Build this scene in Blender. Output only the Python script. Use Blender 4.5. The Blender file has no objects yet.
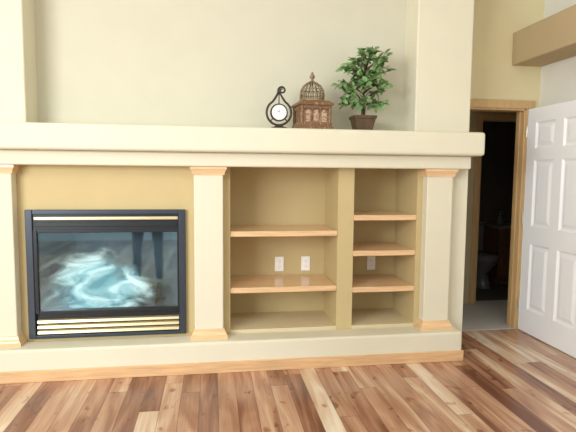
import bpy, bmesh, math, random
from mathutils import Vector, Matrix, Euler, noise
random.seed(7)
S = bpy.context.scene
C = S.collection
R = math.radians
S.view_settings.view_transform = 'Standard'
S.view_settings.look = 'None'

def lin(c):
    out = []
    for v in c:
        v /= 255.0
        out.append(v/12.92 if v <= 0.04045 else ((v+0.055)/1.055)**2.4)
    return (out[0], out[1], out[2], 1.0)

# ------------------------------------------------------------------ materials
def mat(name, rgb, rough=0.6, metal=0.0, var=0.04, scale=6.0, bump=0.0, bscale=120.0, spec=0.5, stretch=None, ramp=None):
    m = bpy.data.materials.new(name); m.use_nodes = True
    nt = m.node_tree; b = nt.nodes['Principled BSDF']
    b.inputs['Roughness'].default_value = rough
    b.inputs['Metallic'].default_value = metal
    b.inputs['Specular IOR Level'].default_value = spec
    tc = nt.nodes.new('ShaderNodeTexCoord')
    mp = nt.nodes.new('ShaderNodeMapping')
    nt.links.new(tc.outputs['Object'], mp.inputs['Vector'])
    if stretch: mp.inputs['Scale'].default_value = stretch
    n = nt.nodes.new('ShaderNodeTexNoise'); n.inputs['Scale'].default_value = scale
    n.inputs['Detail'].default_value = 4
    nt.links.new(mp.outputs[0], n.inputs['Vector'])
    r = nt.nodes.new('ShaderNodeValToRGB')
    c = lin(rgb)
    r.color_ramp.elements[0].position = 0.3; r.color_ramp.elements[1].position = 0.7
    r.color_ramp.elements[0].color = tuple(max(0, v*(1-var)) for v in c[:3])+(1,)
    r.color_ramp.elements[1].color = tuple(min(1, v*(1+var)) for v in c[:3])+(1,)
    if ramp:
        r.color_ramp.elements[0].color = lin(ramp[0]); r.color_ramp.elements[1].color = lin(ramp[-1])
        for i, q in enumerate(ramp[1:-1]):
            e = r.color_ramp.elements.new(.3+.4*(i+1)/(len(ramp)-1)); e.color = lin(q)
    nt.links.new(n.outputs['Fac'], r.inputs['Fac'])
    nt.links.new(r.outputs['Color'], b.inputs['Base Color'])
    if bump:
        n2 = nt.nodes.new('ShaderNodeTexNoise'); n2.inputs['Scale'].default_value = bscale
        nt.links.new(tc.outputs['Object'], n2.inputs['Vector'])
        bp = nt.nodes.new('ShaderNodeBump'); bp.inputs['Strength'].default_value = bump
        bp.inputs['Distance'].default_value = 0.002
        nt.links.new(n2.outputs['Fac'], bp.inputs['Height'])
        nt.links.new(bp.outputs['Normal'], b.inputs['Normal'])
    return m

M = {}
M['cream'] = mat('cream_paint', (225,220,197), 0.75, bump=0.15, var=0.015)
M['recess'] = mat('pale_cream_paint', (209,206,185), 0.8, bump=0.15, var=0.015)
M['right'] = mat('off_white_paint', (230,229,220), 0.8, bump=0.15, var=0.015)
M['tan'] = mat('tan_paint', (201,182,134), 0.75, bump=0.15, var=0.02)
M['niche'] = mat('niche_floor_paint', (218,204,167), 0.7, bump=0.15, var=0.02)
M['yellow'] = mat('warm_cream_paint', (227,215,172), 0.8, bump=0.15, var=0.015)
M['ledge'] = mat('ledge_tan_paint', (189,168,131), 0.75, bump=0.15, var=0.02)
M['ceil'] = mat('ceiling_white', (240,238,228), 0.9, bump=0.2, var=0.01)
M['maple'] = mat('clear_maple', (229,192,147), 0.2, var=0.15, scale=4, stretch=(1.2,22,22))
M['base'] = mat('oak_baseboard', (222,182,136), 0.35, var=0.15, scale=4, stretch=(1.2,22,22))
M['maple_v'] = mat('golden_oak_casing', (206,172,122), 0.35, var=0.14, scale=4, stretch=(22,22,1.2))
M['white'] = mat('door_white', (250,252,255), 0.35, var=0.01)
M['black'] = mat('fireplace_black', (38,42,46), 0.35, metal=0.3, var=0.08)
M['slate'] = mat('fireplace_slate', (62,70,80), 0.35, metal=0.4, var=0.05)
M['brass'] = mat('polished_brass', (222,208,168), 0.38, metal=0.8, var=0.05)
M['hazed_liner'] = mat('firebox_liner', (80,94,104), 0.8, var=0.12, scale=14)  # liner lightened, haze of the glass put into its colour
M['log'] = mat('ceramic_log', (110,92,76), 0.9, var=0.4, scale=14, bump=0.8, bscale=40)
M['plate'] = mat('outlet_white', (255,255,252), 0.35, var=0.01)
M['slot'] = mat('slot_dark', (40,40,40), 0.5)
M['slotg'] = mat('outlet_slot_grey', (190,190,188), 0.5)
M['iron'] = mat('wrought_iron', (66,58,52), 0.45, metal=0.4, var=0.25)
M['dial'] = mat('clock_dial', (250,249,244), 0.5, var=0.02)
M['lwood'] = mat('lantern_wood', (128,94,66), 0.5, scale=9, ramp=((84,60,42),(140,106,74),(108,78,54),(178,142,102)), stretch=(6,6,3))
M['lbronze'] = mat('lantern_metal', (146,128,100), 0.45, metal=0.35, var=0.3, scale=20)
M['lpanel'] = mat('lantern_panel', (196,164,130), 0.4, scale=32, ramp=((104,66,46),(206,184,150),(138,92,64),(224,208,180)))
M['pot'] = mat('pot_brown', (86,66,46), 0.5, var=0.35, scale=18)
M['soil'] = mat('moss_soil', (70,62,38), 0.95, var=0.4, scale=50)
M['bark'] = mat('bark', (96,76,54), 0.8, var=0.3, scale=30)
M['leaf'] = mat('leaf_green', (112,146,90), 0.42, var=0.6, scale=14)
M['carpet'] = mat('grey_carpet', (194,193,190), 0.95, var=0.08, scale=60, bump=0.6, bscale=300)
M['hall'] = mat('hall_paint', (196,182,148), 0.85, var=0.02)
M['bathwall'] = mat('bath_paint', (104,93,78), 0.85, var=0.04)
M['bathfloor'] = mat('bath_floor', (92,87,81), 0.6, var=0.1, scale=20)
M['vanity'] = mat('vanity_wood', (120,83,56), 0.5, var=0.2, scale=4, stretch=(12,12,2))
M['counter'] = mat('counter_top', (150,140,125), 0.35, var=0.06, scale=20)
M['china'] = mat('toilet_china', (122,120,116), 0.25, var=0.01)  # white china greyed, the bathroom's dimness put into its colour
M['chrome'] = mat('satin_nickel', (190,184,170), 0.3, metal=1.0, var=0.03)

# hickory strip floor: boards along Y
def floor_mat():
    m = bpy.data.materials.new('hickory_boards'); m.use_nodes = True
    nt = m.node_tree; N = nt.nodes; L = nt.links; b = N['Principled BSDF']
    tc = N.new('ShaderNodeTexCoord'); sx = N.new('ShaderNodeSeparateXYZ'); L.new(tc.outputs['Object'], sx.inputs[0])
    def mth(op, a, bb=None, cc=None):
        n = N.new('ShaderNodeMath'); n.operation = op
        for i, v in enumerate((a, bb, cc)):
            if v is None: continue
            if isinstance(v, (int, float)): n.inputs[i].default_value = v
            else: L.new(v, n.inputs[i])
        return n.outputs[0]
    px = mth('DIVIDE', sx.outputs['X'], 0.112)
    pid = mth('FLOOR', px); fx = mth('FRACT', px)
    w1 = N.new('ShaderNodeTexWhiteNoise'); w1.noise_dimensions = '1D'; L.new(pid, w1.inputs['W'])
    py = mth('ADD', mth('DIVIDE', sx.outputs['Y'], 1.6), mth('MULTIPLY', w1.outputs['Value'], 9.0))
    bid = mth('FLOOR', py); fy = mth('FRACT', py)
    cb = N.new('ShaderNodeCombineXYZ'); L.new(pid, cb.inputs[0]); L.new(bid, cb.inputs[1])
    w2 = N.new('ShaderNodeTexWhiteNoise'); w2.noise_dimensions = '3D'; L.new(cb.outputs[0], w2.inputs['Vector'])
    def noise_n(sxv, syv, seed, det, dist):
        gv = N.new('ShaderNodeCombineXYZ')
        L.new(mth('MULTIPLY', sx.outputs['X'], sxv), gv.inputs[0])
        L.new(mth('MULTIPLY', sx.outputs['Y'], syv), gv.inputs[1])
        L.new(mth('MULTIPLY', w2.outputs['Value'], seed), gv.inputs[2])
        g = N.new('ShaderNodeTexNoise'); g.inputs['Scale'].default_value = 1.0; g.inputs['Detail'].default_value = det
        g.inputs['Distortion'].default_value = dist
        L.new(gv.outputs[0], g.inputs['Vector'])
        return g.outputs['Fac']
    g1 = noise_n(9.0, 1.0, 40.0, 2, 1.1)       # heartwood / sapwood streaks
    g2 = noise_n(80.0, 4.0, 70.0, 2, 0.3)      # fine grain
    g3 = noise_n(16.0, 9.0, 95.0, 1, 0.4)      # knots
    t = mth('ADD', mth('MULTIPLY', w2.outputs['Value'], 0.74),
            mth('ADD', mth('MULTIPLY', mth('SUBTRACT', g1, 0.5), 1.25),
                mth('MULTIPLY', mth('SUBTRACT', g2, 0.5), 0.26)))
    kn = mth('MULTIPLY', mth('MAXIMUM', mth('SUBTRACT', g3, 0.66), 0.0), 3.0)
    t = mth('SUBTRACT', mth('ADD', t, 0.13), kn)
    r = N.new('ShaderNodeValToRGB'); e = r.color_ramp.elements
    e[0].position = 0.0; e[0].color = lin((116,76,58))
    e[1].position = 1.0; e[1].color = lin((238,224,204))
    for p, c in ((0.2,(146,102,80)), (0.4,(174,130,103)), (0.6,(196,155,126)), (0.8,(218,190,160))):
        q = e.new(p); q.color = lin(c)
    L.new(t, r.inputs['Fac'])
    ex = mth('MINIMUM', fx, mth('SUBTRACT', 1.0, fx))
    ey = mth('MULTIPLY', mth('MINIMUM', fy, mth('SUBTRACT', 1.0, fy)), 13.0)
    ed = mth('MINIMUM', ex, ey)
    gap = mth('LESS_THAN', ed, 0.015)
    mx = N.new('ShaderNodeMix'); mx.data_type = 'RGBA'
    L.new(mth('MULTIPLY', gap, 0.55), mx.inputs['Factor'])
    L.new(r.outputs['Color'], mx.inputs['A']); mx.inputs['B'].default_value = lin((80,52,40))
    L.new(mx.outputs['Result'], b.inputs['Base Color'])
    b.inputs['Roughness'].default_value = 0.24
    bp = N.new('ShaderNodeBump'); bp.inputs['Strength'].default_value = 0.25; bp.inputs['Distance'].default_value = 0.001
    L.new(mth('SUBTRACT', 1.0, gap), bp.inputs['Height']); L.new(bp.outputs['Normal'], b.inputs['Normal'])
    return m
M['floor'] = floor_mat()

def glass_mat():
    m = bpy.data.materials.new('fireplace_glass'); m.use_nodes = True
    nt = m.node_tree; nt.nodes.clear()
    o = nt.nodes.new('ShaderNodeOutputMaterial'); mx = nt.nodes.new('ShaderNodeMixShader')
    t = nt.nodes.new('ShaderNodeBsdfTransparent'); g = nt.nodes.new('ShaderNodeBsdfGlossy')
    t.inputs[0].default_value = (0.90,0.99,1,1); g.inputs['Roughness'].default_value = 0.04
    g.inputs[0].default_value = (0.62,0.90,1.0,1)
    f = nt.nodes.new('ShaderNodeFresnel'); f.inputs['IOR'].default_value = 2.5
    ge = nt.nodes.new('ShaderNodeNewGeometry')       # a single thin sheet: only its outer face mirrors
    iv = nt.nodes.new('ShaderNodeMath'); iv.operation = 'SUBTRACT'; iv.inputs[0].default_value = 1.0
    nt.links.new(ge.outputs['Backfacing'], iv.inputs[1])
    ml = nt.nodes.new('ShaderNodeMath'); ml.operation = 'MULTIPLY'
    nt.links.new(f.outputs[0], ml.inputs[0]); nt.links.new(iv.outputs[0], ml.inputs[1])
    nt.links.new(ml.outputs[0], mx.inputs[0]); nt.links.new(t.outputs[0], mx.inputs[1]); nt.links.new(g.outputs[0], mx.inputs[2])
    nt.links.new(mx.outputs[0], o.inputs[0])
    return m
M['glass'] = glass_mat()

def glare_mat():  # pale blue swirl: the hazy glass reflection painted as colour
    m = bpy.data.materials.new('painted_glare'); m.use_nodes = True
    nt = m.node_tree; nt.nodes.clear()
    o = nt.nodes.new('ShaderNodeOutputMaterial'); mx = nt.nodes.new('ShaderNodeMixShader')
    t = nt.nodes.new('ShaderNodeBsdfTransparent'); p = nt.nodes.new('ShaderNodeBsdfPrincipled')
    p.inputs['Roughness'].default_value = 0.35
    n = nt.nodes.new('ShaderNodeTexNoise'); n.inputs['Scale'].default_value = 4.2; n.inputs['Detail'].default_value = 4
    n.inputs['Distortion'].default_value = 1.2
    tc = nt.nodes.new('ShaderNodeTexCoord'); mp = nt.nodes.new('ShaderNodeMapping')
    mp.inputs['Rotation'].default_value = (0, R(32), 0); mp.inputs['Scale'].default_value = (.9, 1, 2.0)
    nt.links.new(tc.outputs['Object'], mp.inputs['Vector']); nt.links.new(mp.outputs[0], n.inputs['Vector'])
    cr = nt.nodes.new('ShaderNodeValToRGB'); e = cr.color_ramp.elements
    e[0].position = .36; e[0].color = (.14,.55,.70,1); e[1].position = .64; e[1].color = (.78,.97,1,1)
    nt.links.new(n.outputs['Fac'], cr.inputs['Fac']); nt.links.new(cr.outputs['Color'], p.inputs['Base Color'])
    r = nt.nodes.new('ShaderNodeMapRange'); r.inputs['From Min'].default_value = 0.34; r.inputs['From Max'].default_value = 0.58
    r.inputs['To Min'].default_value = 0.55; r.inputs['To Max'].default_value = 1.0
    # painted reflection thins out away from its middle, an oval
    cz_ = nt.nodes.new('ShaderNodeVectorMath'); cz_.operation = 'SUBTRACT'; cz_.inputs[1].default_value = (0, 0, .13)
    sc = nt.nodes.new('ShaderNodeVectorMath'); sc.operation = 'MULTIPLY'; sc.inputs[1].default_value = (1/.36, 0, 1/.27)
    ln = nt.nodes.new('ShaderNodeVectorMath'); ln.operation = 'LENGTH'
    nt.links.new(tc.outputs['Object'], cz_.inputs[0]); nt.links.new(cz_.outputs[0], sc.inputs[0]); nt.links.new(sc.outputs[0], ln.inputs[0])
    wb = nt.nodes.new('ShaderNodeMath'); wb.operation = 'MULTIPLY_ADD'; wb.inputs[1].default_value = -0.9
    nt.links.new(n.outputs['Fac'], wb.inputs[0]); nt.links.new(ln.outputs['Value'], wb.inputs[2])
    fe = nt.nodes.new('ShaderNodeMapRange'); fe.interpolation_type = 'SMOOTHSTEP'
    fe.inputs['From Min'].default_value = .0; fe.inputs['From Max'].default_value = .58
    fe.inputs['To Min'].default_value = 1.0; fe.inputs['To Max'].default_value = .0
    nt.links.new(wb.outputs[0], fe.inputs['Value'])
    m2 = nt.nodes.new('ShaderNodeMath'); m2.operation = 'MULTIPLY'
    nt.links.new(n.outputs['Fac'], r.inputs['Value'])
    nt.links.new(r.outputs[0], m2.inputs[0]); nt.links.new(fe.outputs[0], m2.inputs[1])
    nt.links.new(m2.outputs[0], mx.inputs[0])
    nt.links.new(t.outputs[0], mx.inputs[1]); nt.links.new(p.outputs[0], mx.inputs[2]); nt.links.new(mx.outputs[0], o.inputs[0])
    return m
M['glare'] = glare_mat()

# ------------------------------------------------------------------ mesh helpers
def box(bm, x0, x1, y0, y1, z0, z1):
    vs = [bm.verts.new((x, y, z)) for z in (z0, z1) for y in (y0, y1) for x in (x0, x1)]
    for f in ((0,2,3,1), (4,5,7,6), (0,1,5,4), (1,3,7,5), (3,2,6,7), (2,0,4,6)):
        bm.faces.new([vs[i] for i in f])
    return vs

def rings(bm, rs, cap=True):
    rv = [[bm.verts.new(p) for p in r] for r in rs]
    n = len(rv[0])
    for a, b in zip(rv, rv[1:]):
        for i in range(n):
            bm.faces.new((a[i], a[(i+1) % n], b[(i+1) % n], b[i]))
    if cap:
        bm.faces.new(list(reversed(rv[0]))); bm.faces.new(rv[-1])
    return rv

def lathe(bm, cx, cy, prof, n=24, cap=True):
    rings(bm, [[(cx+r*math.cos(2*math.pi*i/n), cy+r*math.sin(2*math.pi*i/n), z) for i in range(n)] for z, r in prof], cap)

def lathe_y(bm, cx, cz, prof, n=32):
    rings(bm, [[(cx+r*math.cos(2*math.pi*i/n), y, cz+r*math.sin(2*math.pi*i/n)) for i in range(n)] for y, r in prof])

def tube(bm, pts, rad, n=8, closed=False):
    pts = [Vector(p) for p in pts]; m = len(pts); rs = []
    up = None
    for i, p in enumerate(pts):
        if closed: d = pts[(i+1) % m]-pts[i-1]
        else: d = pts[min(i+1, m-1)]-pts[max(i-1, 0)]
        d.normalize()
        if up is None:
            up = Vector((0,0,1)) if abs(d.z) < 0.9 else Vector((1,0,0))
        s = d.cross(up).normalized(); up = s.cross(d).normalized()
        r = rad[i] if isinstance(rad, (list, tuple)) else rad
        rs.append([p+s*(r*math.cos(2*math.pi*k/n))+up*(r*math.sin(2*math.pi*k/n)) for k in range(n)])
    if closed:
        rv = [[bm.verts.new(q) for q in r] for r in rs]
        for a in range(m):
            A, B = rv[a], rv[(a+1) % m]
            for i in range(n): bm.faces.new((A[i], A[(i+1) % n], B[(i+1) % n], B[i]))
    else: rings(bm, rs)

def org(p):
    v = Vector((0,0,0))
    while p is not None: v += p.location; p = p.parent
    return v

def obj(name, bm, m, parent=None, bevel=0, seg=3, smooth=False, fixn=True):
    if fixn: bmesh.ops.recalc_face_normals(bm, faces=bm.faces)
    me = bpy.data.meshes.new(name)
    if parent is not None: o0 = org(parent)
    else:
        xs = [v.co for v in bm.verts]
        o0 = Vector(((min(v.x for v in xs)+max(v.x for v in xs))/2, (min(v.y for v in xs)+max(v.y for v in xs))/2, min(v.z for v in xs)))
    for v in bm.verts: v.co -= o0
    if smooth:
        for f in bm.faces: f.smooth = True
    bm.to_mesh(me); bm.free()
    me.materials.append(m)
    o = bpy.data.objects.new(name, me); C.objects.link(o)
    if parent is not None: o.parent = parent
    else: o.location = o0
    if bevel:
        md = o.modifiers.new('bevel', 'BEVEL'); md.width = bevel; md.segments = seg; md.limit_method = 'ANGLE'; md.angle_limit = R(40)
    return o

def boxes(name, bl, m, parent=None, bevel=0, seg=3):
    bm = bmesh.new()
    for b in bl: box(bm, *b)
    return obj(name, bm, m, parent, bevel, seg)

def thing(name, loc, label, cat, group=None):
    o = bpy.data.objects.new(name, None); C.objects.link(o); o.location = loc; o.empty_display_size = 0.1
    o['label'] = label; o['category'] = cat
    if group: o['group'] = group
    return o

def tag(o, label, cat, group=None):
    o['label'] = label; o['category'] = cat
    if group: o['group'] = group
    return o

def struct(o, label=None):
    o['kind'] = 'structure'
    if label: o['label'] = label
    return o

def dup(t, loc, label):
    r = t.copy(); C.objects.link(r); r.location = loc; r['label'] = label
    for ch in list(t.children):
        c = ch.copy(); C.objects.link(c); c.parent = r
        for g in list(ch.children):
            d = g.copy(); C.objects.link(d); d.parent = c
    return r

# ------------------------------------------------------------------ key dimensions (metres)
ZF = 0.006               # floor level
H = 3.40                 # ceiling
YW = 3.53                # face of the fireplace wall
YB = 4.00                # far wall face
NB = 3.965               # back of the niches
XL, XR = -3.4, 2.79      # side walls
CL, CR = -1.65, 1.905    # ends of the chase
HT = 0.220               # hearth top
NF = 0.243               # niche floor
NT = 1.41                # niche top
MB_, MT = 1.505, 1.672   # mantel bottom / top
N1 = (0.125, 0.904); N2 = (1.0235, 1.507)
FX0, FX1, FZ0, FZ1 = -1.222, -0.184, 0.240, 1.115

# ------------------------------------------------------------------ setting
struct(boxes('floor', [(XL, XR, -3.2, YB, ZF-0.08, ZF)], M['floor']))
struct(boxes('ceiling', [(XL, XR, -3.2, YB+0.12, H, H+0.1)], M['ceil']))
struct(boxes('wall_left', [(XL-0.12, XL, 0.6, YB, ZF, H)], M['cream']))
struct(boxes('wall_right', [(XR, XR+0.12, -1.5, YB, ZF, H)], M['right']))
OX0, OX1, OZ = 1.925, 2.672, 1.938
struct(boxes('wall_far', [(XL, CL, YB, YB+0.12, ZF, H), (CR-0.02, OX0, YB, YB+0.12, ZF, H), (OX1, XR+0.12, YB, YB+0.12, ZF, H),
                          (OX0, OX1, YB, YB+0.12, OZ, H)], M['yellow']))
struct(boxes('wall_surround', [(-1.37, FX0+0.02, YW, YB, ZF, NT), (FX0+0.02, FX1-0.02, YW, YB, FZ1-0.02, NT),
    (FX0+0.02, FX1-0.02, YW, YB, ZF, FZ0+.002),
    (FX0+0.02, FX1-0.02, 3.95, YB, FZ0+.002, FZ1-0.02), (FX1-0.02, N1[0], YW, YB, ZF, NT),
    (N1[1], N2[0], YW, YB, ZF, NT), (N2[1], 1.645, YW, YB, ZF, NT),
    (N1[0], N1[1], NB, YB, ZF, NT), (N2[0], N2[1], NB, YB, ZF, NT)], M['tan']))
struct(boxes('wall_niche_base', [(N1[0], N1[1], YW, NB, ZF, NF), (N2[0], N2[1], YW, NB, ZF, NF)], M['niche']))
struct(boxes('wall_chase_ends', [(CL, -1.37, YW, YB, ZF, NT), (1.645, CR, YW, YB, ZF, NT)], M['cream']))
struct(boxes('wall_chase_head', [(CL, CR, YW, YB, NT, MB_)], M['tan']))
struct(boxes('wall_chase_columns', [(CL, -1.20, YW, 3.78, MT, H), (1.473, CR, YW, 3.78, MT, H)], M['cream'], bevel=0.012))
struct(boxes('wall_recess', [(CL, CR, 3.77, YB, MB_, H)], M['recess']))

# ------------------------------------------------------------------ hearth
t = thing('hearth', (0.13, 3.46, ZF), 'long cream raised hearth ledge along the foot of the fireplace wall', 'hearth')
boxes('ledge', [(CL+0.08, 1.816, 3.352, YW-.001, ZF, HT)], M['cream'], t, bevel=0.016)
o = boxes('baseboard', [(CL+0.07, 1.824, 3.340, 3.354, ZF, ZF+0.078)], M['base'], t, bevel=0.004)
o['label'] = 'light wood baseboard strip along the hearth'

# ------------------------------------------------------------------ mantel
t = thing('mantel', (0.13, 3.45, NT), 'long thick cream mantel shelf spanning the fireplace and the niches', 'mantel')
boxes('mantel_shelf', [(CL-0.01, 1.924, 3.33, 3.77, MB_, MT)], M['cream'], t, bevel=0.022, seg=4)
boxes('frieze', [(CL+0.02, 1.864, 3.41, YW, NT, MB_)], M['cream'], t, bevel=0.012)

# ------------------------------------------------------------------ pilasters
def flare(bm, x0, x1, y0, y1, prof):
    rings(bm, [[(x0-o, y0-o, z), (x1+o, y0-o, z), (x1+o, y1, z), (x0-o, y1, z)] for z, o in prof])
PW = 0.198; PY = 3.445
def make_pilaster(xc, label):
    t = thing('pilaster', (xc, YW, HT), label, 'pilaster', 'pilasters of the fireplace wall')
    x0, x1 = xc-PW/2, xc+PW/2
    boxes('shaft', [(x0, x1, PY, YW, HT, NT)], M['cream'], t, bevel=0.008)
    bm = bmesh.new(); z = NT-0.056
    flare(bm, x0-.001, x1+.001, PY-.001, YW, [(z,0.0),(z+.001,.007),(z+.012,.009),(z+.018,.010),(z+.030,.015),(z+.036,.018),(z+.038,.023),(NT-.001,.023)])
    obj('capital', bm, M['maple'], t)['label'] = 'light wood capital'
    bm = bmesh.new(); z = HT
    flare(bm, x0-.001, x1+.001, PY-.001, YW, [(z,.028),(z+.022,.028),(z+.024,.022),(z+.032,.019),(z+.045,.011),(z+.056,.008),(z+.064,.006),(z+.065,0)])
    obj('base', bm, M['maple'], t)['label'] = 'light wood base'
    return t
p = make_pilaster(-0.024, 'cream pilaster between the black fireplace and the wide niche')
dup(p, (-1.372, YW, HT), 'cream pilaster left of the black fireplace at the photo edge')
dup(p, (1.646, YW, HT), 'cream pilaster at the right end, beside the narrow niche')

# ------------------------------------------------------------------ shelves
def shelf(N, z, label, group):
    o = boxes('niche_shelf', [(N[0]+.001, N[1]-.001, YW-0.004, NB-.001, z-0.040, z)], M['maple'], bevel=0.006)
    tag(o, label, 'shelf', group)
shelf(N1, 0.957, 'upper light wood shelf in the wide niche', 'shelves in the wide niche')
shelf(N1, 0.550, 'lower light wood shelf in the wide niche, below two outlets', 'shelves in the wide niche')
shelf(N2, 1.069, 'topmost of three light wood shelves in the narrow niche', 'shelves in the narrow niche')
shelf(N2, 0.805, 'middle of three light wood shelves in the narrow niche', 'shelves in the narrow niche')
shelf(N2, 0.532, 'lowest of three light wood shelves in the narrow niche', 'shelves in the narrow niche')

# ------------------------------------------------------------------ outlets
def make_outlet(x, z, label):
    t = thing('wall_outlet', (x, NB, z), label, 'outlet', 'outlets in the niches')
    boxes('cover_plate', [(x-.036, x+.036, NB-.007, NB, z-.059, z+.059)], M['plate'], t, bevel=.003)
    for dz in (-.021, .021):
        f = boxes('receptacle', [(x-.017, x+.017, NB-.009, NB-.006, z+dz-.015, z+dz+.015)], M['plate'], t, bevel=.004)
        boxes('slot', [(x-.008, x-.005, NB-.0097, NB-.008, z+dz-.005, z+dz+.006), (x+.005, x+.008, NB-.0097, NB-.008, z+dz-.005, z+dz+.006),
                       (x-.002, x+.002, NB-.0097, NB-.008, z+dz-.011, z+dz-.008)], M['slotg'], f)
    return t
q = make_outlet(0.535, 0.638, 'white outlet in the wide niche, left of the pair')
dup(q, (0.752, NB, 0.638), 'white outlet in the wide niche, right of the pair')
dup(q, (1.305, NB, 0.634), 'single white outlet in the narrow niche')

# ------------------------------------------------------------------ fireplace insert
xc = (FX0+FX1)/2
t = thing('gas_fireplace', (xc, YW, FZ0), 'black gas fireplace insert with glass front and brass louvers', 'fireplace')
GX0, GX1, GZ0, GZ1 = FX0+.070, FX1-.058, 0.430, 0.960
yf = 3.50
boxes('frame', [(FX0, FX0+.045, yf, YW+.05, FZ0, FZ1), (FX1-.045, FX1, yf, YW+.05, FZ0, FZ1),
                (FX0+.045, FX1-.045, yf, YW+.05, FZ1-.03, FZ1), (FX0+.045, FX1-.045, yf, YW+.05, FZ0, FZ0+.025)], M['slate'], t, bevel=.004)
boxes('header_panel', [(FX0+.045, FX1-.045, yf+.012, YW+.05, GZ1+.02, FZ1-.03)], M['black'], t)
boxes('louver_backing', [(FX0+.045, FX1-.045, yf+.03, YW+.05, FZ0+.025, GZ0-.02)], M['black'], t)
boxes('brass_trim', [(FX0+.055, FX1-.05, yf-.002, yf+.02, 1.046, 1.068)], M['brass'], t, bevel=.004)
boxes('vent_slot', [(FX0+.06, FX1-.055, yf+.006, yf+.02, 1.000, 1.030)], M['black'], t, bevel=.003)
for i in range(3):
    z = FZ0+.030+i*.037
    bm = bmesh.new()
    rings(bm, [[(x, yf+.024, z), (x, yf+.004, z+.003), (x, yf+.008, z+.020), (x, yf+.024, z+.028)] for x in (FX0+.055, FX1-.05)])
    obj('brass_louver', bm, M['brass'], t)
door = boxes('glass_door', [(FX0+.045, GX0, yf+.006, YW+.03, GZ0-.02, GZ1+.02), (GX1, FX1-.045, yf+.006, YW+.03, GZ0-.02, GZ1+.02),
                     (GX0, GX1, yf+.006, YW+.03, GZ1, GZ1+.02), (GX0, GX1, yf+.006, YW+.03, GZ0-.02, GZ0)], M['black'], t, bevel=.003)
bm = bmesh.new()
bm.faces.new([bm.verts.new(q) for q in ((GX0, yf+.02, GZ0), (GX1, yf+.02, GZ0), (GX1, yf+.02, GZ1), (GX0, yf+.02, GZ1))])   # faces the room
obj('pane', bm, M['glass'], door, fixn=False)
bm = bmesh.new()
yb = 3.90
a = [(GX0-.01, YW+.03), (GX1+.01, YW+.03), (GX1-.14, yb), (GX0+.14, yb)]
lo = [bm.verts.new((x, y, GZ0-.015)) for x, y in a]; hi = [bm.verts.new((x, y, GZ1+.015)) for x, y in a]
bm.faces.new(lo); bm.faces.new(hi)
for i, j in ((1,2), (2,3), (3,0)): bm.faces.new((lo[i], lo[j], hi[j], hi[i]))
obj('firebox', bm, M['hazed_liner'], t)
boxes('burner_tray', [(xc-.30, xc+.30, 3.66, 3.86, GZ0-.014, GZ0+.03)], M['black'], t, bevel=.008)
def log(p0, p1, r0):
    bm = bmesh.new(); n = 9; pts = []; rad = []
    for i in range(n):
        f = i/(n-1); q = Vector(p0).lerp(Vector(p1), f)+Vector((random.uniform(-.006,.006), random.uniform(-.006,.006), .012*math.sin(f*3.1)))
        pts.append(q); rad.append(r0*(.88+random.uniform(-.06,.14)))
    tube(bm, pts, rad, 12); obj('log', bm, M['log'], t, smooth=True)
log((xc-.34, 3.80, .515), (xc+.30, 3.81, .51), .046)
log((xc-.26, 3.71, .50), (xc+.10, 3.71, .49), .036)
bm = bmesh.new(); nx, ny = 50, 30; g = []  # added sheet behind the pane, carries the painted reflection
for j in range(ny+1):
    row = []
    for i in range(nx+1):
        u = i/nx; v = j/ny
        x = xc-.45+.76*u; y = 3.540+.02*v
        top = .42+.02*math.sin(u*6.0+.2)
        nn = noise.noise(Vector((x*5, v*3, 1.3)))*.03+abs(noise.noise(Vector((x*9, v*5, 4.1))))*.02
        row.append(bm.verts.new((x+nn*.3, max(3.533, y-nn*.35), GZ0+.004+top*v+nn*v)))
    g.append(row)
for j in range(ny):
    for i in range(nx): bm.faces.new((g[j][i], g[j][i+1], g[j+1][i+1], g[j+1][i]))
tag(obj('glare_sheet', bm, M['glare'], smooth=True), 'added sheet with a hazy pale blue painted reflection behind the fireplace glass', 'painted reflection')

# ------------------------------------------------------------------ clock
cx, cy, z0 = 0.462, 3.50, MT
t = thing('table_clock', (cx, cy, z0), 'small dark iron clock with white dial in a teardrop scroll frame on the mantel', 'clock')
cz = 1.790
bm = bmesh.new()
rings(bm, [[(cx+sx*w, cy+sy*d, z) for sx, sy in ((-1,-1),(1,-1),(1,1),(-1,1))] for z, w, d in
    ((z0,.062,.038),(z0+.010,.062,.038),(z0+.014,.052,.030),(z0+.022,.030,.020),(z0+.034,.018,.012))])
obj('foot', bm, M['iron'], t)
bm = bmesh.new(); pts = []; rad = []
fr = .086
for k in range(0, 41):
    a = R(58)-R(296)*k/40
    pts.append((cx+fr*math.cos(a), cy, cz+fr*math.sin(a))); rad.append(.0078)
pts = [(cx+.002, cy, cz+.142), (cx+.014, cy, cz+.119), (cx+.030, cy, cz+.094)]+pts; rad = [.006,.0070,.0076]+rad
pts += [(cx-.030, cy, cz+.094), (cx-.014, cy, cz+.120), (cx-.006, cy, cz+.140)]; rad += [.0078]*3
for k in range(0, 26):
    f = k/25; a = R(10)+f*R(470); r = .026*(1-f*.70)
    pts.append((cx+.021-r*math.cos(a), cy, cz+.153+r*math.sin(a))); rad.append(.0076*(1-f*.35))
tube(bm, pts, rad, 8); obj('scroll_frame', bm, M['iron'], t, smooth=True)
bm = bmesh.new(); lathe_y(bm, cx, cz, [(cy+.018,.046),(cy+.018,.060),(cy-.010,.062),(cy-.018,.058),(cy-.018,.052),(cy-.014,.050)])
obj('clock_case', bm, M['iron'], t)
bm = bmesh.new(); lathe_y(bm, cx, cz, [(cy-.013,.0515),(cy-.0165,.0515)])
d = obj('dial', bm, M['dial'], t)
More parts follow.
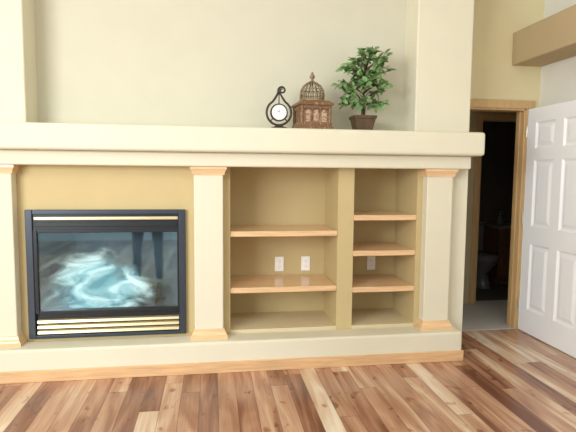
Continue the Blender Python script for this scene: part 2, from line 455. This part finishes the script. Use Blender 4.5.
for k in range(12):
    bm = bmesh.new()
    a = k*math.pi/6; c_, s_ = math.cos(a), math.sin(a)
    tube(bm, [(cx+.042*c_, cy-.017, cz+.042*s_), (cx+.046*c_, cy-.017, cz+.046*s_)], .0014, 6)
    obj('hour_mark', bm, M['slot'], d)
bm = bmesh.new(); tube(bm, [(cx, cy-.018, cz), (cx-.016, cy-.018, cz+.012)], .0016, 6); obj('hour_hand', bm, M['slot'], d)
bm = bmesh.new(); tube(bm, [(cx, cy-.0185, cz), (cx+.006, cy-.0185, cz+.030)], .0012, 6); obj('minute_hand', bm, M['slot'], d)
for a in (R(90), R(225), R(315)):
    bm = bmesh.new(); q = .130 if a < 2 else fr
    tube(bm, [(cx+.058*math.cos(a), cy, cz+.058*math.sin(a)), (cx+q*math.cos(a), cy, cz+q*math.sin(a))], .0042, 6)
    obj('bracket', bm, M['iron'], t)

# ------------------------------------------------------------------ lantern / cage
cx, cy = 0.697, 3.51
t = thing('birdcage_lantern', (cx, cy, MT), 'brown wooden birdcage lantern with domed wire cupola and finial on the mantel', 'lantern')
hw = .110
def sq(z, w): return [(cx-w, cy-w, z), (cx+w, cy-w, z), (cx+w, cy+w, z), (cx-w, cy+w, z)]
bm = bmesh.new(); rings(bm, [sq(MT, hw+.010), sq(MT+.018, hw+.010), sq(MT+.024, hw+.003), sq(MT+.034, hw+.003)]); obj('base_board', bm, M['lwood'], t)
zt = MT+.166
for sx in (-1, 1):
    for sy in (-1, 1):
        bm = bmesh.new(); lathe(bm, cx+sx*(hw-.010), cy+sy*(hw-.010), [(MT+.030,.013),(MT+.048,.013),(MT+.053,.009),(MT+.070,.012),(MT+.10,.010),(MT+.128,.012),(MT+.146,.009),(MT+.151,.013),(zt,.013)], 12)
        obj('corner_post', bm, M['lwood'], t, smooth=True)
for ax, s in ((0,-1), (0,1), (1,-1), (1,1)):
    def pb(u0, u1, v0, v1, d0, d1):
        if ax == 0:
            ys = sorted((cy+s*(hw-d0), cy+s*(hw-d1))); return (cx+u0, cx+u1, ys[0], ys[1], v0, v1)
        xs = sorted((cx+s*(hw-d0), cx+s*(hw-d1))); return (xs[0], xs[1], cy+u0, cy+u1, v0, v1)
    w = hw-.021
    sp = boxes('side_panel', [pb(-w, w, MT+.032, zt, .017, .021)], M['lpanel'], t)
    bm = bmesh.new()
    for b in [pb(-w, w, MT+.030, MT+.052, .004, .016), pb(-w, w, zt-.022, zt, .004, .016)]: box(bm, *b)
    for k in (-1.5, -.5, .5, 1.5): box(bm, *pb(k*.058-.005, k*.058+.005, MT+.050, zt-.020, .005, .016))
    for k in (-1, 0, 1):
        pts = []
        for i in range(9):
            a = math.pi*i/8; u_ = k*.058-.0235*math.cos(a); v_ = zt-.046+.022*math.sin(a); dd = s*(hw-.012)
            pts.append((cx+u_, cy+dd, v_) if ax == 0 else (cx+dd, cy+u_, v_))
        tube(bm, pts, .0045, 6)
    obj('lattice', bm, M['lwood'], sp)
bm = bmesh.new(); rings(bm, [sq(zt, hw+.010), sq(zt+.010, hw+.014), sq(zt+.016, hw+.008), sq(zt+.028, .100), sq(zt+.034, .094)]); obj('roof', bm, M['lwood'], t)
zc = zt+.034
bm = bmesh.new(); lathe(bm, cx, cy, [(zc,.092),(zc+.008,.092),(zc+.010,.086),(zc+.016,.084)], 24); obj('cupola_ring', bm, M['lbronze'], t)
bm = bmesh.new()
for k in range(16):
    a = k*math.pi/8
    tube(bm, [(cx+r*math.cos(a), cy+r*math.sin(a), zc+.012+h) for r, h in ((.082,0),(.084,.038),(.078,.068),(.060,.098),(.032,.118),(.006,.126))], .0046, 6)
for zz, rr in ((.038, .0845), (.070, .0775)):
    tube(bm, [(cx+rr*math.cos(k*math.pi/12), cy+rr*math.sin(k*math.pi/12), zc+.012+zz) for k in range(24)], .0044, 6, True)
obj('wire_dome', bm, M['lbronze'], t, smooth=True)
zf = zc+.132
bm = bmesh.new(); lathe(bm, cx, cy, [(zf,.016),(zf+.008,.019),(zf+.014,.010),(zf+.024,.009),(zf+.032,.017),(zf+.042,.020),(zf+.052,.014),(zf+.058,.008),(zf+.068,.009),(zf+.074,.004)], 16); obj('finial', bm, M['lbronze'], t, smooth=True)
t.rotation_euler.z = R(6)

# ------------------------------------------------------------------ potted plant
cx, cy = 1.076, 3.53
t = thing('potted_ficus', (cx, cy, MT), 'leafy green ficus in a square brown pot on the mantel', 'potted plant')
def sq2(z, w): return [(cx-w, cy-w, z), (cx+w, cy-w, z), (cx+w, cy+w, z), (cx-w, cy+w, z)]
bm = bmesh.new()
rings(bm, [sq2(MT, .062), sq2(MT+.012, .062), sq2(MT+.014, .058), sq2(MT+.090, .074), sq2(MT+.092, .080), sq2(MT+.112, .082), sq2(MT+.112, .072), sq2(MT+.098, .070)])
obj('pot', bm, M['pot'], t, bevel=.003)
bm = bmesh.new(); rings(bm, [sq2(MT+.085, .068), sq2(MT+.100, .068), sq2(MT+.108, .04)]); obj('soil', bm, M['soil'], t)
bm = bmesh.new()
ztop = 2.03
tube(bm, [(cx, cy, MT+.10), (cx-.006, cy, MT+.18), (cx+.004, cy+.004, MT+.26), (cx-.004, cy, ztop)], [.011,.009,.008,.006], 8)
tube(bm, [(cx+.012, cy+.01, MT+.10), (cx+.014, cy, MT+.2), (cx-.004, cy-.004, MT+.30), (cx+.012, cy, ztop+.08)], [.008,.007,.006,.004], 8)
obj('trunk', bm, M['bark'], t, smooth=True)
bb = bmesh.new(); lf = bmesh.new()
rp = random.Random(31)
def leaf(p, d, L, W):
    d = d.normalized(); up = Vector((rp.uniform(-.7,.3), rp.uniform(-1.5,-.1), 1)).normalized()
    s = d.cross(up)
    if s.length < .1: s = d.cross(Vector((1,0,0)))
    s.normalize(); n = s.cross(d).normalized()
    prof = ((0,.02),(.22,.38),(.5,.5),(.78,.32),(1,.01))
    rows = []
    for f, w in prof:
        c = p+d*(L*f)-n*(L*.22*f*f)
        rows.append([lf.verts.new(c-s*(w*W)+n*(w*W*.35)), lf.verts.new(c), lf.verts.new(c+s*(w*W)+n*(w*W*.35))])
    for a, b in zip(rows, rows[1:]):
        for k in range(2): lf.faces.new((a[k], a[k+1], b[k+1], b[k]))
sprays = [(-.155,2.01,3),(-.145,2.11,3),(-.085,2.17,3),(-.02,2.22,4),(.055,2.24,4),(.11,2.19,3),(.15,2.11,3),(.16,2.03,3),(.12,1.95,3),
          (-.12,1.95,3),(-.145,1.88,3),(.10,1.87,3),(-.05,1.87,2),(.035,2.10,4),(-.055,2.08,4),(.075,2.05,4),(-.01,2.0,3),(.03,1.86,2)]
for x, z, n in sprays:
    for q in range(n):
        tip = Vector((cx+x+rp.uniform(-.022,.022), cy+rp.uniform(-.12,.09), z+rp.uniform(-.022,.022)))
        root = Vector((cx+rp.uniform(-.008,.008), cy, max(MT+.18, min(ztop+.05, tip.z-.07))))
        mid = root.lerp(tip, .5)+Vector((0,0,.02))
        tube(bb, [root, mid, tip], [.0038,.0028,.0014], 5)
        for k in range(8):
            f = .46+.54*k/7
            p = root.lerp(mid, f*2) if f < .5 else mid.lerp(tip, (f-.5)*2)
            dr = (tip-root).normalized()*.6+Vector((rp.uniform(-1,1), rp.uniform(-1,1), rp.uniform(-1.0,.5)))
            leaf(p, dr, rp.uniform(.046,.072), rp.uniform(.029,.040))
obj('branches', bb, M['bark'], t, smooth=True)
obj('foliage', lf, M['leaf'], t, smooth=True)

# ------------------------------------------------------------------ wall ledge upper right
o = boxes('wall_ledge', [(2.511, XR, 1.2, YB, 2.294, 2.566)], M['ledge'], bevel=.012)
tag(o, 'boxed tan plant ledge high on the right wall above the white door', 'ledge')

# ------------------------------------------------------------------ doorway trim, door
cw, ct = .068, .016
struct(boxes('trim_1', [(OX1, OX1+cw, YB-ct, YB, ZF, OZ), (CR, OX1+cw, YB-ct, YB, OZ, OZ+cw),
    (OX0-.001, OX0+.016, YB, YB+.12, ZF, OZ), (OX1-.016, OX1+.001, YB, YB+.12, ZF, OZ), (OX0, OX1, YB, YB+.12, OZ-.016, OZ+.001),
    (OX1-.028, OX1-.016, YB+.05, YB+.085, ZF, OZ-.016)], M['maple_v'], bevel=.003), 'light wood casing around the hall doorway')
dx0, dx1 = 2.677, 2.712; dy1 = 3.978; dw = .80; dy0 = dy1-dw
t = bpy.data.objects.new('door_1', None); C.objects.link(t); t.location = (dx0, dy1, ZF)
struct(t, 'white six-panel door standing open beside the hall doorway')
DT = OZ-.006
st, mu = .108, .096; pw = (dw-2*st-mu)/2
zr = [(ZF+.008,.22), (.79,.94), (1.50,1.595), (1.815,DT)]
bl = [(dx0, dx1, dy0, dy0+st, ZF+.008, DT), (dx0, dx1, dy1-st, dy1, ZF+.008, DT)]
for a, b in zr: bl.append((dx0, dx1, dy0+st, dy1-st, a, b))
for (a, b), (c, d) in zip(zr, zr[1:]): bl.append((dx0, dx1, dy0+st+pw, dy0+st+pw+mu, b, c))
boxes('door_frame', bl, M['white'], t)
for (a, b), (c, d) in zip(zr, zr[1:]):
    for y0 in (dy0+st, dy0+st+pw+mu):
        bm = bmesh.new()
        def rc(x, i): return [(x, y0+i, b+i), (x, y0+pw-i, b+i), (x, y0+pw-i, c-i), (x, y0+i, c-i)]
        rings(bm, [rc(dx0+.003, .055), rc(dx0+.013, .026), rc(dx0+.013, .016), rc(dx0+.001, 0), rc(dx1-.001, 0), rc(dx1-.013, .016), rc(dx1-.013, .026), rc(dx1-.003, .055)])
        obj('door_panel', bm, M['white'], t)
bm = bmesh.new(); ky, kz = dy0+.055, .88
rings(bm, [[(x, ky+r*math.cos(2*math.pi*i/20), kz+r*math.sin(2*math.pi*i/20)) for i in range(20)] for x, r in
    ((dx0,.032),(dx0-.006,.032),(dx0-.009,.014),(dx0-.026,.012),(dx0-.032,.022),(dx0-.046,.027),(dx0-.056,.024),(dx0-.061,.010))])
obj('knob', bm, M['chrome'], t, smooth=True)
for z in (.22, 1.0, 1.74):
    bm = bmesh.new(); lathe(bm, dx0-.004, dy1+.004, [(z-.045,.006),(z+.045,.006)], 10); obj('hinge', bm, M['chrome'], t)

# ------------------------------------------------------------------ hall and bathroom beyond
HB = 4.85; BE = 6.20
struct(boxes('floor_hall', [(1.2, 4.6, YB, HB+.1, ZF-.08, ZF+.004)], M['carpet']))
struct(boxes('floor_bathroom', [(1.2, 4.7, HB+.1, BE+.1, ZF-.08, ZF+.002)], M['bathfloor']))
struct(boxes('ceiling_hall', [(1.1, 4.8, YB+.12, BE+.1, 2.32, 2.4)], M['hall']))
IX0, IX1 = 2.745, 3.50
struct(boxes('wall_hall_back', [(1.2, IX0, HB, HB+.12, ZF, 2.32), (IX1, 4.7, HB, HB+.12, ZF, 2.32), (IX0, IX1, HB, HB+.12, 1.93, 2.32)], M['hall']))
struct(boxes('wall_hall_left', [(1.1, 1.2, YB+.12, BE+.1, ZF, 2.32)], M['hall']))
struct(boxes('wall_hall_right', [(4.6, 4.7, YB+.12, HB, ZF, 2.32), (XR+.12, 4.7, YB, YB+.12, ZF, 2.32)], M['hall']))
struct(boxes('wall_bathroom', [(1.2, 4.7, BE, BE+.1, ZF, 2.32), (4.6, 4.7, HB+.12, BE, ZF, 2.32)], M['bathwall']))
struct(boxes('trim_2', [(IX0-.065, IX0, HB-.016, HB, ZF, 2.0), (IX1, IX1+.065, HB-.016, HB, ZF, 2.0), (IX0, IX1, HB-.016, HB, 1.93, 2.0),
    (IX0-.001, IX0+.016, HB, HB+.12, ZF, 1.93), (IX1-.016, IX1+.001, HB, HB+.12, ZF, 1.93)], M['maple_v'], bevel=.003), 'light wood casing of the inner bathroom doorway')
tx, ty = 3.24, 5.60
t = thing('toilet', (tx, ty, 0), 'white toilet in the dark bathroom beyond the hall', 'toilet')
def ell(z, a, b, yo=0, n=24): return [(tx+a*math.cos(2*math.pi*i/n), ty+yo+b*math.sin(2*math.pi*i/n), z) for i in range(n)]
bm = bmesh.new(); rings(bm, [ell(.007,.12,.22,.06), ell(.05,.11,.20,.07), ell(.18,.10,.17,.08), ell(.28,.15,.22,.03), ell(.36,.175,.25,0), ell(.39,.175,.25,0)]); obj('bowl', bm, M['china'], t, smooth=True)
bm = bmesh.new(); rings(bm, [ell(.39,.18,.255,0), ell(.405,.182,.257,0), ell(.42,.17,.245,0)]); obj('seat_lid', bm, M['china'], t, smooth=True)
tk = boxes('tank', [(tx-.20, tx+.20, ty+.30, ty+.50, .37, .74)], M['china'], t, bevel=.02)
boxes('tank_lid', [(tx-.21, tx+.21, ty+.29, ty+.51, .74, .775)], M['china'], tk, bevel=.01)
t.location.z = ZF-.004
vx0, vx1, vy0, vy1 = 3.49, 4.37, 5.66, 6.19
VT = .70
t = thing('bathroom_vanity', (3.93, 5.9, 0), 'brown wood bathroom vanity with pale countertop in the dark bathroom', 'vanity')
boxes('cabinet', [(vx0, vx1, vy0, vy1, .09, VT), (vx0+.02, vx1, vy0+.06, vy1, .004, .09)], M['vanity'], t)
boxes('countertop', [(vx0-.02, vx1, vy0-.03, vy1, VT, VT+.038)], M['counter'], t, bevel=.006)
for k in range(2):
    x0 = vx0+.03+k*.43
    d = boxes('cabinet_door', [(x0, x0+.40, vy0-.018, vy0, .13, .50)], M['vanity'], t, bevel=.006)
    bm = bmesh.new(); lathe_y(bm, x0+(.36 if k == 0 else .04), .44, [(vy0-.018,.006),(vy0-.03,.006),(vy0-.034,.014),(vy0-.042,.012)], 14); obj('knob', bm, M['chrome'], d)
    d = boxes('drawer', [(x0, x0+.40, vy0-.018, vy0, .53, .67)], M['vanity'], t, bevel=.006)
    bm = bmesh.new(); lathe_y(bm, x0+.2, .60, [(vy0-.018,.006),(vy0-.03,.006),(vy0-.034,.014),(vy0-.042,.012)], 14); obj('knob', bm, M['chrome'], d)
t.location.z = ZF
bx, by, bz = 3.57, 5.78, VT+.038
t = thing('soap_bottle', (bx, by, bz), 'small pale soap bottle on the bathroom vanity', 'bottle')
bm = bmesh.new()
lathe(bm, bx, by, [(bz,.034),(bz+.004,.036),(bz+.10,.036),(bz+.12,.02),(bz+.13,.014)], 16); obj('bottle_body', bm, M['china'], t, smooth=True)
bm = bmesh.new(); lathe(bm, bx, by, [(bz+.13,.016),(bz+.147,.016),(bz+.149,.005),(bz+.172,.005)], 12); tube(bm, [(bx, by, bz+.172), (bx, by-.04, bz+.174)], .006, 8); obj('pump', bm, M['chrome'], t)
t.location.z = bz+ZF

# ------------------------------------------------------------------ person left of the camera (seen only as a reflection in the fireplace glass)
def person_mat():
    m = bpy.data.materials.new('clothed_figure'); m.use_nodes = True
    nt = m.node_tree; b = nt.nodes['Principled BSDF']; b.inputs['Roughness'].default_value = .8
    tc = nt.nodes.new('ShaderNodeTexCoord'); sx = nt.nodes.new('ShaderNodeSeparateXYZ'); nt.links.new(tc.outputs['Object'], sx.inputs[0])
    mr = nt.nodes.new('ShaderNodeMapRange'); mr.inputs['From Min'].default_value = 0; mr.inputs['From Max'].default_value = 2
    nt.links.new(sx.outputs['Z'], mr.inputs['Value'])
    r = nt.nodes.new('ShaderNodeValToRGB'); r.color_ramp.interpolation = 'CONSTANT'
    e = r.color_ramp.elements; e[0].position = 0; e[0].color = lin((225,222,215)); e[1].position = .045; e[1].color = lin((28,32,44))
    q = e.new(.49); q.color = lin((92,96,104)); q = e.new(.725); q.color = lin((214,170,142))
    nt.links.new(mr.outputs[0], r.inputs['Fac']); nt.links.new(r.outputs['Color'], b.inputs['Base Color'])
    return m
pxx, pyy = -.76, .95
V = [(0,0,.96,.14), (0,0,1.10,.13), (0,0,1.28,.15), (0,0,1.40,.11), (0,0.01,1.50,.055), (0,.015,1.58,.075), (0,.015,1.66,.09), (0,.01,1.73,.06)]
E = [(0,1),(1,2),(2,3),(3,4),(4,5),(5,6),(6,7)]
for s in (-1, 1):
    b0 = len(V)
    V += [(s*.095,0,.88,.095), (s*.11,.01,.70,.082), (s*.12,.015,.49,.058), (s*.125,-.005,.30,.055), (s*.13,-.015,.09,.042), (s*.13,.03,.045,.042), (s*.14,.14,.035,.035)]
    E += [(0,b0)]+[(b0+i, b0+i+1) for i in range(6)]
    b0 = len(V)
    V += [(s*.17,0,1.40,.055), (s*.21,-.01,1.28,.05), (s*.235,0,1.12,.04), (s*.225,.10,.95,.032), (s*.22,.14,.88,.03)]
    E += [(3,b0)]+[(b0+i, b0+i+1) for i in range(4)]
    h0 = b0+4
    for dx_, L in ((-.024,.07), (-.008,.08), (.008,.078), (.024,.062)):
        k = len(V); V += [(s*.22+dx_,.16,.845,.009), (s*.22+dx_,.172,.845-L*.5,.008), (s*.22+dx_,.165,.845-L,.007)]
        E += [(h0,k),(k,k+1),(k+1,k+2)]
    k = len(V); V += [(s*.19,.17,.875,.010), (s*.178,.185,.84,.009)]; E += [(h0,k),(k,k+1)]
me = bpy.data.meshes.new('body'); me.from_pydata([v[:3] for v in V], E, [])
body = bpy.data.objects.new('person', me); C.objects.link(body); body.location = (pxx, pyy, ZF)
md = body.modifiers.new('skin', 'SKIN')
bpy.context.view_layer.objects.active = body
if len(me.skin_vertices) == 0: bpy.ops.mesh.customdata_skin_add()
for i, v in enumerate(V):
    me.skin_vertices[0].data[i].radius = (v[3], v[3]*(.72 if i < 4 else 1))
me.skin_vertices[0].data[0].use_root = True
sd = body.modifiers.new('smooth', 'SUBSURF'); sd.levels = 2; sd.render_levels = 2
me.materials.append(person_mat())
tag(body, 'person in dark trousers and pale shoes, seen reflected in the fireplace glass', 'person')

# ------------------------------------------------------------------ light
w = bpy.data.worlds.new('room_light'); S.world = w; w.use_nodes = True
w.node_tree.nodes['Background'].inputs[0].default_value = (0.94, 0.98, 1.0, 1)
w.node_tree.nodes['Background'].inputs[1].default_value = 0.85
def area(name, loc, target, sx, sy, power, col=(1,1,1)):
    l = bpy.data.lights.new(name, 'AREA'); l.shape = 'RECTANGLE'; l.size = sx; l.size_y = sy; l.energy = power; l.color = col
    o = bpy.data.objects.new(name, l); C.objects.link(o); o.location = loc
    o.rotation_euler = (Vector(target)-Vector(loc)).to_track_quat('-Z', 'Y').to_euler()
area('window_daylight', (-3.1, -0.8, 1.9), (1.3, 3.5, 0.8), 2.4, 1.7, 210, (.955, .985, 1))
area('ceiling_bounce', (0.4, 0.9, 3.3), (0.6, 2.2, 0), 3.4, 2.4, 42, (.98, .99, 1))

# ------------------------------------------------------------------ camera
cam = bpy.data.cameras.new('camera'); co = bpy.data.objects.new('camera', cam); C.objects.link(co)
cam.lens = 500/576*36; cam.sensor_width = 36
co.location = (0, 0, 1.374)
rot = Euler((R(90-4.95), 0, R(-8.65))).to_matrix() @ Matrix.Rotation(R(0.51), 3, 'Z')
co.rotation_euler = rot.to_euler()
cam.clip_start = 0.05
S.camera = co
